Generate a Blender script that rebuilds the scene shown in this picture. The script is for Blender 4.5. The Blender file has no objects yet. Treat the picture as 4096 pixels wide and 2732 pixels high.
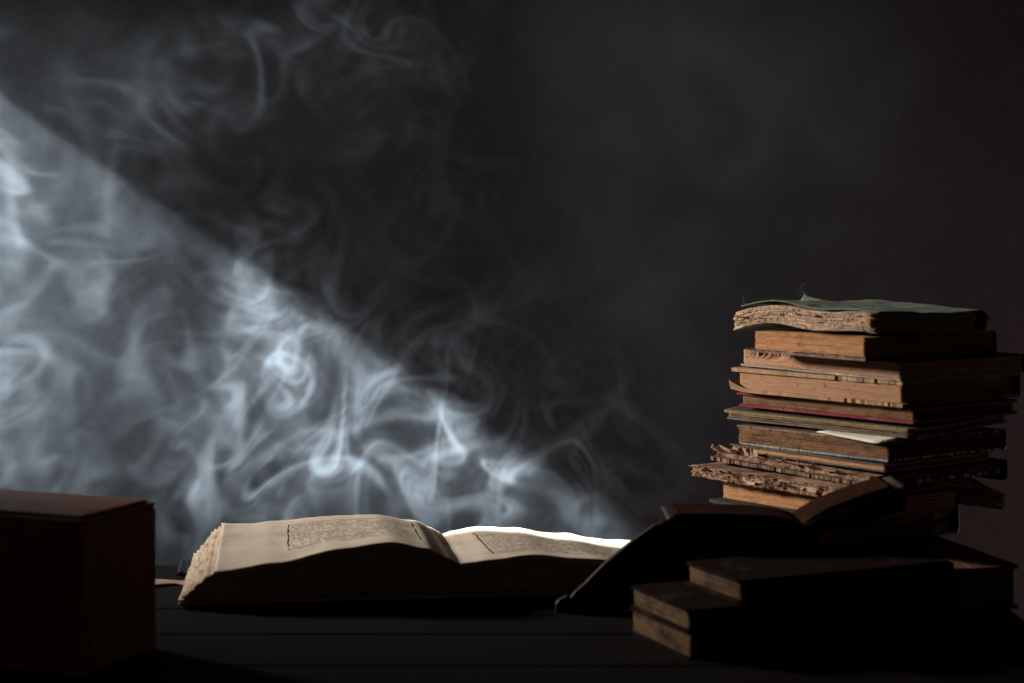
import bpy, math, random, time
import numpy as np
from mathutils import Vector, noise as mnoise

T0 = time.time()
R = math.radians
sc = bpy.context.scene
C = sc.collection

# ------------------------------------------------------------------ camera
cam_d = bpy.data.cameras.new('camera')
cam = bpy.data.objects.new('camera', cam_d)
C.objects.link(cam)
cam.location = (0, 0, 0.413)
cam.rotation_euler = (R(90), 0, 0)
cam_d.sensor_width = 36
cam_d.lens = 62.7
cam_d.shift_y = -0.1165
cam_d.clip_start = 0.05
cam_d.clip_end = 50
cam_d.dof.use_dof = True
cam_d.dof.focus_distance = 2.28
cam_d.dof.aperture_fstop = 4.5
sc.camera = cam

# ------------------------------------------------------------------ world (a dark studio)
wd = bpy.data.worlds.new('World')
sc.world = wd
wd.use_nodes = True
bgn = wd.node_tree.nodes['Background']
bgn.inputs[0].default_value = (1.0, 0.72, 0.55, 1)
bgn.inputs[1].default_value = 0.0120

# ------------------------------------------------------------------ lamps
def area(name, loc, target, sx, sy, power, col, spread=180, roll=0.0):
    l = bpy.data.lights.new(name, 'AREA')
    l.shape = 'RECTANGLE'; l.size = sx; l.size_y = sy
    l.energy = power; l.color = col; l.spread = R(spread)
    o = bpy.data.objects.new(name, l); C.objects.link(o)
    o.location = loc
    d = Vector(target) - Vector(loc)
    o.rotation_euler = d.to_track_quat('-Z', 'Y').to_euler()
    if roll: o.rotation_euler.rotate_axis('Z', R(roll))
    return o

def beam_lamp():
    """grid-fitted lamp up on the left behind the table: a parallel shaft with a straight upper edge"""
    p0 = Vector((-0.695, 2.420, 0.584)); p1 = Vector((0.145, 2.122, 0.034))   # the shaft's top front edge
    d = (p1 - p0).normalized()
    depth = Vector((-0.10, 1, -0.05)).normalized(); depth = (depth - d * depth.dot(d)).normalized()
    down = d.cross(depth)
    if down.z > 0: down = -down
    SX, SY = 0.48, 0.86                      # depth of the shaft, height of the shaft
    start = p0 - d * 0.45
    cen = start + depth * (SX / 2) + down * (SY / 2)
    l = bpy.data.lights.new('beam_lamp', 'AREA')
    l.shape = 'RECTANGLE'; l.size = SX; l.size_y = SY
    l.energy = BEAM_W; l.color = (1.0, 0.965, 0.90); l.spread = R(2.6)
    o = bpy.data.objects.new('beam_lamp', l); C.objects.link(o)
    from mathutils import Matrix
    z = -d; x = depth; y = z.cross(x)
    m = Matrix((x, y, z)).transposed().to_4x4(); m.translation = cen
    o.matrix_world = m
    return o
BEAM_W = 23.0
beam_lamp()
area('side_lamp', (-1.70, 2.80, 0.80), (0.30, 2.12, 0.22), 0.20, 0.26, 7.8, (1.0, 0.91, 0.81), 46)
area('backdrop_fill', (2.0, 2.9, -0.55), (0.45, 4.3, 0.15), 0.5, 0.5, 6.0, (1.0, 0.84, 0.80))  # fill added out of view to brighten the backdrop and rim the pile

vs = sc.view_settings
vs.view_transform = 'Standard'; vs.look = 'None'; vs.exposure = 0.0; vs.gamma = 1.0; vs.use_curve_mapping = False
cy = sc.cycles
cy.use_denoising = True
try: cy.denoiser = 'OPENIMAGEDENOISE'
except Exception: pass
cy.max_bounces = 5; cy.diffuse_bounces = 3; cy.glossy_bounces = 2; cy.volume_bounces = 0
cy.transmission_bounces = 2
cy.volume_step_rate = 8.0
cy.use_adaptive_sampling = True; cy.adaptive_threshold = 0.025; cy.adaptive_min_samples = 16
cy.volume_max_steps = 512
cy.sample_clamp_indirect = 4

# ------------------------------------------------------------------ helpers
rng = random.Random(7)

def nz(x, y=0.0, z=0.0):
    return mnoise.noise(Vector((x, y, z)))

def fb(x, y=0.0, z=0.0, o=3):
    s = 0.0; a = 0.5; f = 1.0
    for _ in range(o):
        s += a * mnoise.noise(Vector((x * f, y * f, z * f))); a *= 0.5; f *= 2.1
    return s

def mesh_obj(name, verts, faces, mat=None, parent=None, smooth=False, uv=None):
    me = bpy.data.meshes.new(name)
    me.from_pydata(verts, [], faces)
    if mat: me.materials.append(mat)
    if smooth: me.polygons.foreach_set('use_smooth', [True] * len(me.polygons))
    if uv is not None:
        lay = me.uv_layers.new(name='page')
        vi = np.empty(len(me.loops), dtype=np.int32); me.loops.foreach_get('vertex_index', vi)
        lay.data.foreach_set('uv', np.asarray(uv, dtype=np.float32)[vi].ravel())
    me.update()
    o = bpy.data.objects.new(name, me); C.objects.link(o)
    if parent is not None: o.parent = parent
    return o

def empty(name, loc, rz=0.0):
    o = bpy.data.objects.new(name, None); C.objects.link(o)
    o.empty_display_size = 0.02
    o.location = loc; o.rotation_euler = (0, 0, rz)
    return o

def tag(o, label=None, cat=None, group=None, kind=None):
    if label: o['label'] = label
    if cat: o['category'] = cat
    if group: o['group'] = group
    if kind: o['kind'] = kind
    return o

# ------------------------------------------------------------------ materials
def new_mat(name):
    m = bpy.data.materials.new(name); m.use_nodes = True
    nt = m.node_tree
    return m, nt, nt.nodes['Principled BSDF']

def N(nt, t, **kw):
    n = nt.nodes.new(t)
    for k, v in kw.items(): setattr(n, k, v)
    return n

def ramp(nt, fac, stops):
    r = N(nt, 'ShaderNodeValToRGB')
    while len(r.color_ramp.elements) < len(stops): r.color_ramp.elements.new(0.5)
    for e, (p, c) in zip(r.color_ramp.elements, stops):
        e.position = p; e.color = (c[0], c[1], c[2], 1)
    nt.links.new(fac, r.inputs[0])
    return r.outputs[0]

def mixc(nt, fac, a, b, mode='MIX'):
    m = N(nt, 'ShaderNodeMix'); m.data_type = 'RGBA'; m.blend_type = mode
    for s, v in ((0, fac), (6, a), (7, b)):
        if hasattr(v, 'is_linked') or hasattr(v, 'links'): nt.links.new(v, m.inputs[s])
        elif s == 0: m.inputs[0].default_value = v
        else: m.inputs[s].default_value = (v[0], v[1], v[2], 1)
    return m.outputs[2]

def coords(nt, scale=(1, 1, 1), kind='Object'):
    tc = N(nt, 'ShaderNodeTexCoord'); mp = N(nt, 'ShaderNodeMapping')
    mp.inputs['Scale'].default_value = scale
    nt.links.new(tc.outputs[kind], mp.inputs[0])
    return mp.outputs[0]

def noise_t(nt, vec, scale, detail=4, rough=0.6, dist=0.0):
    n = N(nt, 'ShaderNodeTexNoise')
    n.inputs['Scale'].default_value = scale; n.inputs['Detail'].default_value = detail
    n.inputs['Roughness'].default_value = rough; n.inputs['Distortion'].default_value = dist
    nt.links.new(vec, n.inputs['Vector'])
    return n.outputs['Fac']

def bump(nt, h, strength, dist, b, prev=None):
    n = N(nt, 'ShaderNodeBump'); n.inputs['Strength'].default_value = strength
    n.inputs['Distance'].default_value = dist
    nt.links.new(h, n.inputs['Height'])
    if prev is not None: nt.links.new(prev, n.inputs['Normal'])
    nt.links.new(n.outputs[0], b.inputs['Normal'])
    return n.outputs[0]

def edge_paper(name, dark, mid, light, stain=(0.05, 0.028, 0.014), stain_at=0.60, streak=420):
    """old page edges: fine stacked streaks, brown stains, foxing"""
    m, nt, b = new_mat(name)
    v1 = coords(nt, (7, 7, streak * 1.7)); s1 = noise_t(nt, v1, 1.0, 4, 0.75)
    v2 = coords(nt, (1, 1, 2.2)); s2 = noise_t(nt, v2, 26, 6, 0.65)
    s3 = noise_t(nt, coords(nt), 190, 3, 0.6)
    c = ramp(nt, s1, [(0.34, dark), (0.48, mid), (0.64, light)])
    f = ramp(nt, s2, [(stain_at - 0.10, (0, 0, 0)), (stain_at + 0.12, (1, 1, 1))])
    c = mixc(nt, f, c, stain)
    sp = ramp(nt, s3, [(0.63, (0, 0, 0)), (0.72, (0.7, 0.7, 0.7))])
    c = mixc(nt, sp, c, tuple(x * 1.2 for x in stain))
    nt.links.new(c, b.inputs['Base Color'])
    b.inputs['Roughness'].default_value = 0.95; b.inputs['Specular IOR Level'].default_value = 0.12
    p = bump(nt, s1, 0.9, 0.0014, b); bump(nt, s2, 0.5, 0.003, b, p)
    return m

def cloth(name, c1, c2, weave=1500, rough=0.9, wear=(0.2, 0.18, 0.12), wear_at=0.66):
    m, nt, b = new_mat(name)
    v = coords(nt)
    w1 = N(nt, 'ShaderNodeTexWave'); w1.wave_type = 'BANDS'; w1.bands_direction = 'X'
    w2 = N(nt, 'ShaderNodeTexWave'); w2.wave_type = 'BANDS'; w2.bands_direction = 'Y'
    for w in (w1, w2):
        w.inputs['Scale'].default_value = weave / 6.28; w.inputs['Distortion'].default_value = 1.2
        w.inputs['Detail Scale'].default_value = 30 / 6.0
        nt.links.new(v, w.inputs['Vector'])
    mul = N(nt, 'ShaderNodeMath', operation='ADD')
    nt.links.new(w1.outputs['Fac'], mul.inputs[0]); nt.links.new(w2.outputs['Fac'], mul.inputs[1])
    s = noise_t(nt, coords(nt, (1, 2.6, 1)), 60, 6, 0.7)
    s2 = noise_t(nt, v, 24, 5, 0.65)
    c = ramp(nt, s, [(0.32, c1), (0.68, c2)])
    f = ramp(nt, s2, [(wear_at - 0.08, (0, 0, 0)), (wear_at + 0.1, (0.8, 0.8, 0.8))])
    c = mixc(nt, f, c, wear)
    nt.links.new(c, b.inputs['Base Color'])
    b.inputs['Roughness'].default_value = rough; b.inputs['Specular IOR Level'].default_value = 0.2
    p = bump(nt, mul.outputs[0], 0.5, 0.0005, b); bump(nt, s, 0.4, 0.0015, b, p)
    return m

def leather(name, c1, c2, rough=0.55, wear=(0.16, 0.10, 0.06), wear_at=0.68, spec=0.35):
    m, nt, b = new_mat(name)
    v = coords(nt)
    s = noise_t(nt, v, 45, 7, 0.68); s2 = noise_t(nt, v, 320, 4, 0.6); s3 = noise_t(nt, v, 17, 5, 0.7, 0.6)
    c = ramp(nt, s, [(0.3, c1), (0.7, c2)])
    f = ramp(nt, s3, [(wear_at - 0.06, (0, 0, 0)), (wear_at + 0.06, (0.9, 0.9, 0.9))])
    c = mixc(nt, f, c, wear)
    nt.links.new(c, b.inputs['Base Color'])
    rr = N(nt, 'ShaderNodeMapRange'); rr.inputs[3].default_value = rough - 0.15; rr.inputs[4].default_value = rough + 0.25
    nt.links.new(s2, rr.inputs[0]); nt.links.new(rr.outputs[0], b.inputs['Roughness'])
    b.inputs['Specular IOR Level'].default_value = spec
    p = bump(nt, s2, 0.35, 0.0006, b); bump(nt, s, 0.35, 0.002, b, p)
    return m

def wood(name, c1, c2, axis=(3, 60, 60), rough=0.5, spec=0.3, bumpd=0.0012):
    m, nt, b = new_mat(name)
    oi = N(nt, 'ShaderNodeObjectInfo')
    tc = N(nt, 'ShaderNodeTexCoord'); ad = N(nt, 'ShaderNodeVectorMath', operation='ADD')
    sc_ = N(nt, 'ShaderNodeVectorMath', operation='SCALE'); sc_.inputs['Scale'].default_value = 7.0
    cmb = N(nt, 'ShaderNodeCombineXYZ')
    for i in range(3): nt.links.new(oi.outputs['Random'], cmb.inputs[i])
    nt.links.new(cmb.outputs[0], sc_.inputs[0])
    nt.links.new(tc.outputs['Object'], ad.inputs[0]); nt.links.new(sc_.outputs[0], ad.inputs[1])
    mp = N(nt, 'ShaderNodeMapping'); mp.inputs['Scale'].default_value = axis
    nt.links.new(ad.outputs[0], mp.inputs[0])
    s = noise_t(nt, mp.outputs[0], 1.0, 6, 0.7, 0.5)
    s2 = noise_t(nt, mp.outputs[0], 4.5, 4, 0.7, 0.2)
    c = ramp(nt, s, [(0.3, c1), (0.7, c2)])
    c = mixc(nt, ramp(nt, s2, [(0.5, (0, 0, 0)), (0.66, (0.7, 0.7, 0.7))]), c, tuple(x * 0.4 for x in c1))
    nt.links.new(c, b.inputs['Base Color'])
    rr = N(nt, 'ShaderNodeMapRange'); rr.inputs[3].default_value = rough - 0.12; rr.inputs[4].default_value = rough + 0.25
    nt.links.new(s2, rr.inputs[0]); nt.links.new(rr.outputs[0], b.inputs['Roughness'])
    b.inputs['Specular IOR Level'].default_value = spec
    bump(nt, s2, 0.5, bumpd, b)
    return m

M = {}
M['paper_tan'] = edge_paper('paper_tan', (0.160, 0.077, 0.032), (0.336, 0.177, 0.084), (0.432, 0.250, 0.132))
M['paper_gold'] = edge_paper('paper_gold', (0.163, 0.075, 0.031), (0.370, 0.182, 0.081), (0.444, 0.240, 0.123), stain_at=0.68)
M['paper_smooth'] = edge_paper('paper_smooth', (0.240, 0.130, 0.073), (0.337, 0.188, 0.111), (0.401, 0.232, 0.146), stain_at=0.72, streak=600)
M['paper_brown'] = edge_paper('paper_brown', (0.068, 0.035, 0.018), (0.147, 0.077, 0.040), (0.199, 0.110, 0.064), stain_at=0.62)
M['paper_grey'] = edge_paper('paper_grey', (0.176, 0.109, 0.069), (0.368, 0.250, 0.169), (0.492, 0.350, 0.256), stain_at=0.66)
M['paper_dim'] = edge_paper('paper_dim', (0.070, 0.043, 0.027), (0.154, 0.100, 0.064), (0.238, 0.160, 0.105), stain_at=0.60)
M['paper_ragged'] = edge_paper('paper_ragged', (0.123, 0.064, 0.038), (0.277, 0.159, 0.102), (0.386, 0.242, 0.174), stain_at=0.56)
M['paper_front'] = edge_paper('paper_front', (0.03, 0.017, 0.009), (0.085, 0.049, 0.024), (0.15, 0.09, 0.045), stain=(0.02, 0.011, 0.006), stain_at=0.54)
M['paper_white'] = edge_paper('paper_white', (0.60, 0.55, 0.46), (0.66, 0.61, 0.52), (0.70, 0.66, 0.57), stain=(0.5, 0.42, 0.3), stain_at=0.75)
M['paper_leaf'] = edge_paper('paper_leaf', (0.281, 0.184, 0.134), (0.356, 0.242, 0.192), (0.400, 0.280, 0.229), stain=(0.20, 0.12, 0.06), stain_at=0.66, streak=60)
M['board_pale'] = leather('board_pale', (0.20, 0.115, 0.06), (0.32, 0.205, 0.12), 0.8, (0.12, 0.065, 0.035), 0.63, 0.1)
M['board_grey'] = leather('board_grey', (0.055, 0.045, 0.042), (0.15, 0.125, 0.11), 0.45, (0.36, 0.23, 0.12), 0.57, 0.4)
M['board_dark'] = leather('board_dark', (0.020, 0.014, 0.011), (0.060, 0.042, 0.032), 0.6, (0.13, 0.08, 0.045), 0.64)
M['board_black'] = leather('board_black', (0.010, 0.010, 0.011), (0.030, 0.029, 0.030), 0.34, (0.10, 0.085, 0.07), 0.70, 0.5)
M['board_rust'] = leather('board_rust', (0.045, 0.022, 0.011), (0.13, 0.065, 0.030), 0.6, (0.22, 0.13, 0.07), 0.62)
M['leather_brown'] = leather('leather_brown', (0.030, 0.013, 0.008), (0.065, 0.029, 0.017), 0.5)
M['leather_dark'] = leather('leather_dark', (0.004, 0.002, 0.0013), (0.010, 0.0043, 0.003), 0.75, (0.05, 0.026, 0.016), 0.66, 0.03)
M['leather_red'] = leather('leather_red', (0.07, 0.024, 0.018), (0.12, 0.046, 0.034), 0.6, (0.24, 0.17, 0.12), 0.66, 0.2)
M['cloth_green'] = cloth('cloth_green', (0.060, 0.088, 0.068), (0.16, 0.20, 0.155), 1500, 0.95, (0.25, 0.27, 0.20), 0.60)
M['cloth_red'] = cloth('cloth_red', (0.085, 0.012, 0.014), (0.19, 0.026, 0.030), 1400, 0.9, (0.22, 0.10, 0.07), 0.62)
M['cloth_olive'] = cloth('cloth_olive', (0.10, 0.075, 0.030), (0.21, 0.165, 0.070), 1300, 0.9, (0.25, 0.19, 0.09), 0.7)
M['cloth_blue'] = cloth('cloth_blue', (0.008, 0.010, 0.028), (0.022, 0.027, 0.060), 1400, 0.9, (0.03, 0.035, 0.06), 0.7)
M['cloth_black'] = cloth('cloth_black', (0.016, 0.014, 0.013), (0.045, 0.040, 0.037), 1300, 0.85, (0.09, 0.07, 0.05), 0.7)
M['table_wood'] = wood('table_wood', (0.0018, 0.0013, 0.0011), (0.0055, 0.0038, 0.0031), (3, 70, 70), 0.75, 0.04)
M['box_wood'] = wood('box_wood', (0.20, 0.078, 0.040), (0.38, 0.165, 0.085), (6, 55, 12), 0.5, 0.3, 0.0006)
M['stand_wood'] = wood('stand_wood', (0.007, 0.005, 0.005), (0.017, 0.012, 0.010), (8, 60, 60), 0.5, 0.12, 0.0005)
M['backdrop'] = leather('backdrop_paint', (0.060, 0.041, 0.044), (0.085, 0.059, 0.063), 0.9, (0.06, 0.042, 0.043), 0.9, 0.05)

# ------------------------------------------------------------------ backdrop and table
bd = mesh_obj('backdrop', [(-6, 4.3, -2.5), (6, 4.3, -2.5), (6, 4.3, 4.5), (-6, 4.3, 4.5)], [(0, 1, 2, 3)], M['backdrop'])
tag(bd, kind='structure')

def slab(name, x0, x1, y0, y1, z0, z1, mat, parent=None, bev=0.0015, wob=0.0, seed=0, nx=1):
    """a board with softened edges; wob lets its long edges and top wander a little"""
    V, F = [], []
    prof = [(y0, z0), (y0, z1 - bev), (y0 + bev, z1), (y1 - bev, z1), (y1, z1 - bev), (y1, z0)]
    for i in range(nx + 1):
        x = x0 + (x1 - x0) * i / nx
        for k, (y, z) in enumerate(prof):
            dy = wob * nz(x * 9, k * 0.3, seed) if wob else 0
            dzz = 0.4 * wob * nz(x * 5, y * 20, seed + 9) if (wob and k in (1, 2, 3, 4)) else 0
            V.append((x, y + dy, z + dzz))
    n = len(prof)
    for i in range(nx):
        for k in range(n):
            a = i * n + k; b2 = i * n + (k + 1) % n
            F.append((a, b2, b2 + n, a + n))
    F.append(tuple(range(n))[::-1]); F.append(tuple(range(nx * n, nx * n + n)))
    return mesh_obj(name, V, F, mat, parent)

table = empty('wooden_table', (0, 0, -0.03))
tag(table, 'dark planked wooden table top that carries the books and the box', 'table')
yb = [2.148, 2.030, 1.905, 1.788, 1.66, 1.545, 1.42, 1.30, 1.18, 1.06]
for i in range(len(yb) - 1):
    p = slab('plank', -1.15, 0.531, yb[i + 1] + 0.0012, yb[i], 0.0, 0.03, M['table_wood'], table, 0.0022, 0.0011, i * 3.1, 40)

# ------------------------------------------------------------------ book building kit
def perimeter(W, L, r, nl, nr, inset=0.0):
    """rounded rectangle [0,W]x[0,L]; dense along x=0 (the lit fore edge) and y=0 (the front face); returns (x,y,nx,ny,s)"""
    P = []
    def side(ax, ay, bx, by, n, nx, ny):
        for i in range(n):
            t = i / n
            P.append((ax + (bx - ax) * t, ay + (by - ay) * t, nx, ny))
    def corner(cx, cy_, a0, a1):
        for i in range(4):
            a = a0 + (a1 - a0) * i / 4
            P.append((cx + r * math.cos(a), cy_ + r * math.sin(a), math.cos(a), math.sin(a)))
    pi = math.pi
    side(0, L - r, 0, r, nl, -1, 0)
    corner(r, r, pi, 1.5 * pi)
    side(r, 0, W - r, 0, nr, 0, -1)
    corner(W - r, r, 1.5 * pi, 2 * pi)
    side(W, r, W, L - r, max(8, nl // 4), 1, 0)
    corner(W - r, L - r, 0, 0.5 * pi)
    side(W - r, L, r, L, max(8, nr // 4), 0, 1)
    corner(r, L - r, 0.5 * pi, pi)
    return P

def leaves(W, L, z0, z1, n, seed, amp=0.0012, hf=0.0004, wav=0.0004, r=0.004, nl=90, nr=50, x0=0.0, y0=0.0,
           off=None, warp=None, gap=0.14, lean=0.0, freq=55, setback=0.0012):
    """a block of n leaves, each with its own ragged outline; off(x,y,t) pushes the rim in; warp bends the whole block"""
    V, F = [], []
    P = perimeter(W, L, r, nl, nr)
    m = len(P); rr = random.Random(seed)
    pitch = (z1 - z0) / n
    for i in range(n):
        t = (i + 0.5) / n
        sb = setback * rr.random() ** 2
        th = pitch * (1 - gap * (0.4 + rr.random()))
        top = i == n - 1; bot = i == 0
        zb = z0 + pitch * i; zt = z0 + pitch * (i + 1) if top else zb + th
        base = len(V)
        rings = [0.010, 0.0, 0.0, 0.010]
        rows = []
        for k, ins in enumerate(rings):
            row = []
            for (x, y, nx_, ny_) in P:
                o = sb + amp * max(-0.6, fb(x * freq + seed, y * freq, i * 0.23 + seed * 1.7) + 0.25) \
                    + hf * nz(x * freq * 7, y * freq * 7, i * 1.9 + seed)
                if off: o += off(x, y, t)
                o += lean * (1 - t)
                zz = (zb if k < 2 else zt) + wav * fb(x * 22 + seed * 3, y * 22, t * 2.2)
                ii = ins + o
                xx = x - nx_ * ii; yy = y - ny_ * ii
                row.append(len(V)); V.append((xx + x0, yy + y0, zz))
            rows.append(row)
        for k in range(3):
            a, b2 = rows[k], rows[k + 1]
            for j in range(m):
                j2 = (j + 1) % m
                F.append((a[j], a[j2], b2[j2], b2[j]))
        for flag, row, flip in ((bot, rows[0], True), (top, rows[3], False)):
            if not flag: continue
            cur = row
            cx = sum(V[q][0] for q in row) / m; cyy = sum(V[q][1] for q in row) / m
            zf = z0 if flip else z1
            for f in (0.75, 0.5, 0.25):
                nr_ = []
                for q in row:
                    x, y, z = V[q]
                    px = cx + (x - cx) * f; py = cyy + (y - cyy) * f
                    nr_.append(len(V)); V.append((px, py, zf + wav * fb(px * 22 + seed * 3, py * 22, t * 2.2)))
                for j in range(m):
                    j2 = (j + 1) % m
                    F.append((cur[j], nr_[j], nr_[j2], cur[j2]) if flip else (cur[j], cur[j2], nr_[j2], nr_[j]))
                cur = nr_
            F.append(tuple(cur[::-1]) if flip else tuple(cur))
    if warp: V = [warp(*v) for v in V]
    return V, F

def block(parent, mat, name='page_block', **kw):
    V, F = leaves(**kw)
    return mesh_obj(name, V, F, mat, parent)

def board(parent, mat, W, L, z0, z1, seed, name='cover_board', amp=0.0008, hf=0.0003, r=0.003, **kw):
    V, F = leaves(W, L, z0, z1, 1, seed, amp=amp, hf=hf, wav=kw.pop('wav', 0.0003), r=r, gap=0, setback=0, **kw)
    return mesh_obj(name, V, F, mat, parent)

def spine(parent, mat, W, L, z0, z1, bulge=0.006, th=0.0018, warp=None, seed=0, round_=False):
    """curved back of a book along its right-hand long side"""
    V, F = [], []
    n, k = 12, 10
    for j in range(n + 1):
        y = L * j / n
        for side in (0, 1):
            for i in range(k + 1):
                a = -math.pi / 2 + math.pi * i / k
                rr_ = 1.0 if side == 0 else 0.82
                x = W + (bulge * math.cos(a) if round_ else bulge * min(1, 2 * math.cos(a))) * rr_ - (0 if side == 0 else th * 0.3)
                z = (z0 + z1) / 2 + (z1 - z0) / 2 * math.sin(a) * (1 if side == 0 else 0.93)
                x += 0.0022 * fb(y * 60, z * 90, seed); z += 0.0012 * fb(y * 50, x * 50, seed + 3)
                V.append((x, y, z))
    s = k + 1
    for j in range(n):
        for i in range(k):
            a = j * 2 * s + i; b2 = a + 2 * s
            F.append((a, a + 1, b2 + 1, b2)); F.append((a + s, b2 + s, b2 + s + 1, a + s + 1))
        a = j * 2 * s; b2 = a + 2 * s
        F.append((a, b2, b2 + s, a + s)); F.append((a + k, a + k + s, b2 + k + s, b2 + k))
    for j in (0, n):
        for i in range(k):
            a = j * 2 * s + i
            F.append((a, a + s, a + s + 1, a + 1) if j == 0 else (a, a + 1, a + s + 1, a + s))
    if warp: V = [warp(*v) for v in V]
    return mesh_obj('spine', V, F, mat, parent, smooth=True)

def tube(name, pts, r, mat, parent, sides=5):
    V, F = [], []
    for i, p in enumerate(pts):
        p = Vector(p)
        d = (Vector(pts[min(i + 1, len(pts) - 1)]) - Vector(pts[max(i - 1, 0)])).normalized()
        a = d.orthogonal().normalized(); b2 = d.cross(a)
        rr_ = r * (1 - 0.6 * i / (len(pts) - 1))
        for k in range(sides):
            t = 2 * math.pi * k / sides
            V.append(tuple(p + a * (rr_ * math.cos(t)) + b2 * (rr_ * math.sin(t))))
    for i in range(len(pts) - 1):
        for k in range(sides):
            k2 = (k + 1) % sides
            F.append((i * sides + k, i * sides + k2, (i + 1) * sides + k2, (i + 1) * sides + k))
    F.append(tuple(range(sides))[::-1]); F.append(tuple(range((len(pts) - 1) * sides, len(pts) * sides)))
    return mesh_obj(name, V, F, mat, parent)

def thread(parent, mat, start, direction, length, seed, r=0.00022, curl=1.0):
    rr = random.Random(seed); p = Vector(start); d = Vector(direction).normalized(); pts = [p.copy()]
    for i in range(9):
        d = (d + Vector((rr.uniform(-1, 1), rr.uniform(-1, 1), rr.uniform(-1, 1))) * 0.55 * curl).normalized()
        p = p + d * (length / 9); pts.append(p.copy())
    return tube('loose_thread', pts, r, mat, parent)

def sheet_grid(name, fn, nu, nv, th, mat, parent, smooth=True, uv=False):
    """a thin curved sheet with thickness; fn(u,v) -> (x,y,z) for u,v in 0..1"""
    V, F, UV = [], [], []
    for side in (0, 1):
        for j in range(nv + 1):
            for i in range(nu + 1):
                x, y, z = fn(i / nu, j / nv)
                V.append((x, y, z - th * side)); UV.append((i / nu, j / nv))
    s = nu + 1; o = s * (nv + 1)
    for j in range(nv):
        for i in range(nu):
            a = j * s + i
            F.append((a, a + 1, a + s + 1, a + s)); F.append((o + a, o + a + s, o + a + s + 1, o + a + 1))
    for i in range(nu):
        F.append((i, o + i, o + i + 1, i + 1)); a = nv * s + i; F.append((a, a + 1, o + a + 1, o + a))
    for j in range(nv):
        a = j * s; F.append((a, a + s, o + a + s, o + a)); a = j * s + nu; F.append((a, o + a, o + a + s, a + s))
    return mesh_obj(name, V, F, mat, parent, smooth=smooth, uv=UV if uv else None)

def flap(parent, mat, y0, y1, x, z, h, lean, seed, jag=0.35, name='torn_leaf', down=False, curl=0.5):
    """a torn, creased strip of leaf standing out of the fore edge (x = 0 side)"""
    sg = -1 if down else 1
    rr = random.Random(seed); k = rr.randint(4, 6)
    us = [0.0] + sorted(rr.uniform(0.06, 0.94) for _ in range(k)) + [1.0]
    hs = [rr.uniform(1 - jag, 1.0) if 0 < i < k + 1 else rr.uniform(0.15, 0.8) for i in range(k + 2)]
    ls = [rr.uniform(-0.35, 0.35) for _ in us]
    def pl(u, arr):
        for a in range(len(us) - 1):
            if u <= us[a + 1]:
                t = (u - us[a]) / max(1e-6, us[a + 1] - us[a]); return arr[a] + (arr[a + 1] - arr[a]) * t
        return arr[-1]
    def fn(u, v):
        hh = h * (pl(u, hs) + 0.05 * nz(u * 40, seed))
        a = lean + pl(u, ls) + curl * v * (0.6 + pl(u, ls))
        s = hh * v
        y = y0 + (y1 - y0) * u + 0.12 * s * pl(u, ls[::-1]) * 2
        return (x - math.cos(a) * s, y, z + sg * math.sin(a) * s + 0.0006 * nz(u * 9, v * 4, seed + 3))
    return sheet_grid(name, fn, 22, 5, 0.00025, mat, parent, smooth=False)

RZ = math.atan2(0.59, 0.807)                      # the leaning pile is turned so that one corner points at us
def pile_book(px, z_near, label, L_, W_, drz=0.0, Y=1.95, group=None):
    o = empty('book', (px, Y, 0), RZ + R(drz))
    tag(o, label, 'book', 'books in the tall pile')
    return o

def tilt(kx, ky, extra=None):
    def w(x, y, z):
        z2 = z + kx * x + ky * y
        if extra: x, y, z2 = extra(x, y, z2)
        return (x, y, z2)
    return w

# ------------------------------------------------------------------ the tall pile, bottom to top
# large box-like volume at the very bottom, squared to the table edge
b = empty('book', (0.3897, 1.8668, 0), R(14))
tag(b, 'thick brown pale-edged book lying flat at the right table edge under the pile', 'book', 'books in the tall pile')
block(b, M['leather_red'], W=0.152, L=0.225, z0=0.0040, z1=0.0425, n=18, seed=61, x0=0.002, y0=0.003, r=0.003)
board(b, M['leather_red'], 0.158, 0.232, 0.0003, 0.0037, 62, r=0.004)
board(b, M['leather_red'], 0.158, 0.232, 0.0428, 0.0462, 63, r=0.004)

b = pile_book(0.330, 0, 'dark thick book with rounded black spine low in the pile', 0.2, 0.2, -4, Y=1.975)
block(b, M['paper_ragged'], W=0.220, L=0.175, z0=0.052, z1=0.079, n=16, seed=51, amp=0.0022, wav=0.0006)
board(b, M['board_black'], 0.227, 0.180, 0.0472, 0.0505, 52)
board(b, M['cloth_black'], 0.227, 0.180, 0.0797, 0.0832, 53, amp=0.002)
spine(b, M['board_black'], 0.225, 0.180, 0.0474, 0.0830, 0.007, seed=54)

b = pile_book(0.385, 0, 'book with plain golden page edges just above the lowest dark books of the pile', 0.2, 0.2, -1)
block(b, M['paper_gold'], W=0.150, L=0.232, z0=0.0870, z1=0.1065, n=20, seed=41, amp=0.0009, hf=0.0003, wav=0.0008, setback=0.0010, warp=tilt(0, -0.02))
board(b, M['cloth_black'], 0.155, 0.236, 0.0838, 0.0866, 42, warp=tilt(0, -0.02), amp=0.0015)

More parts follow.
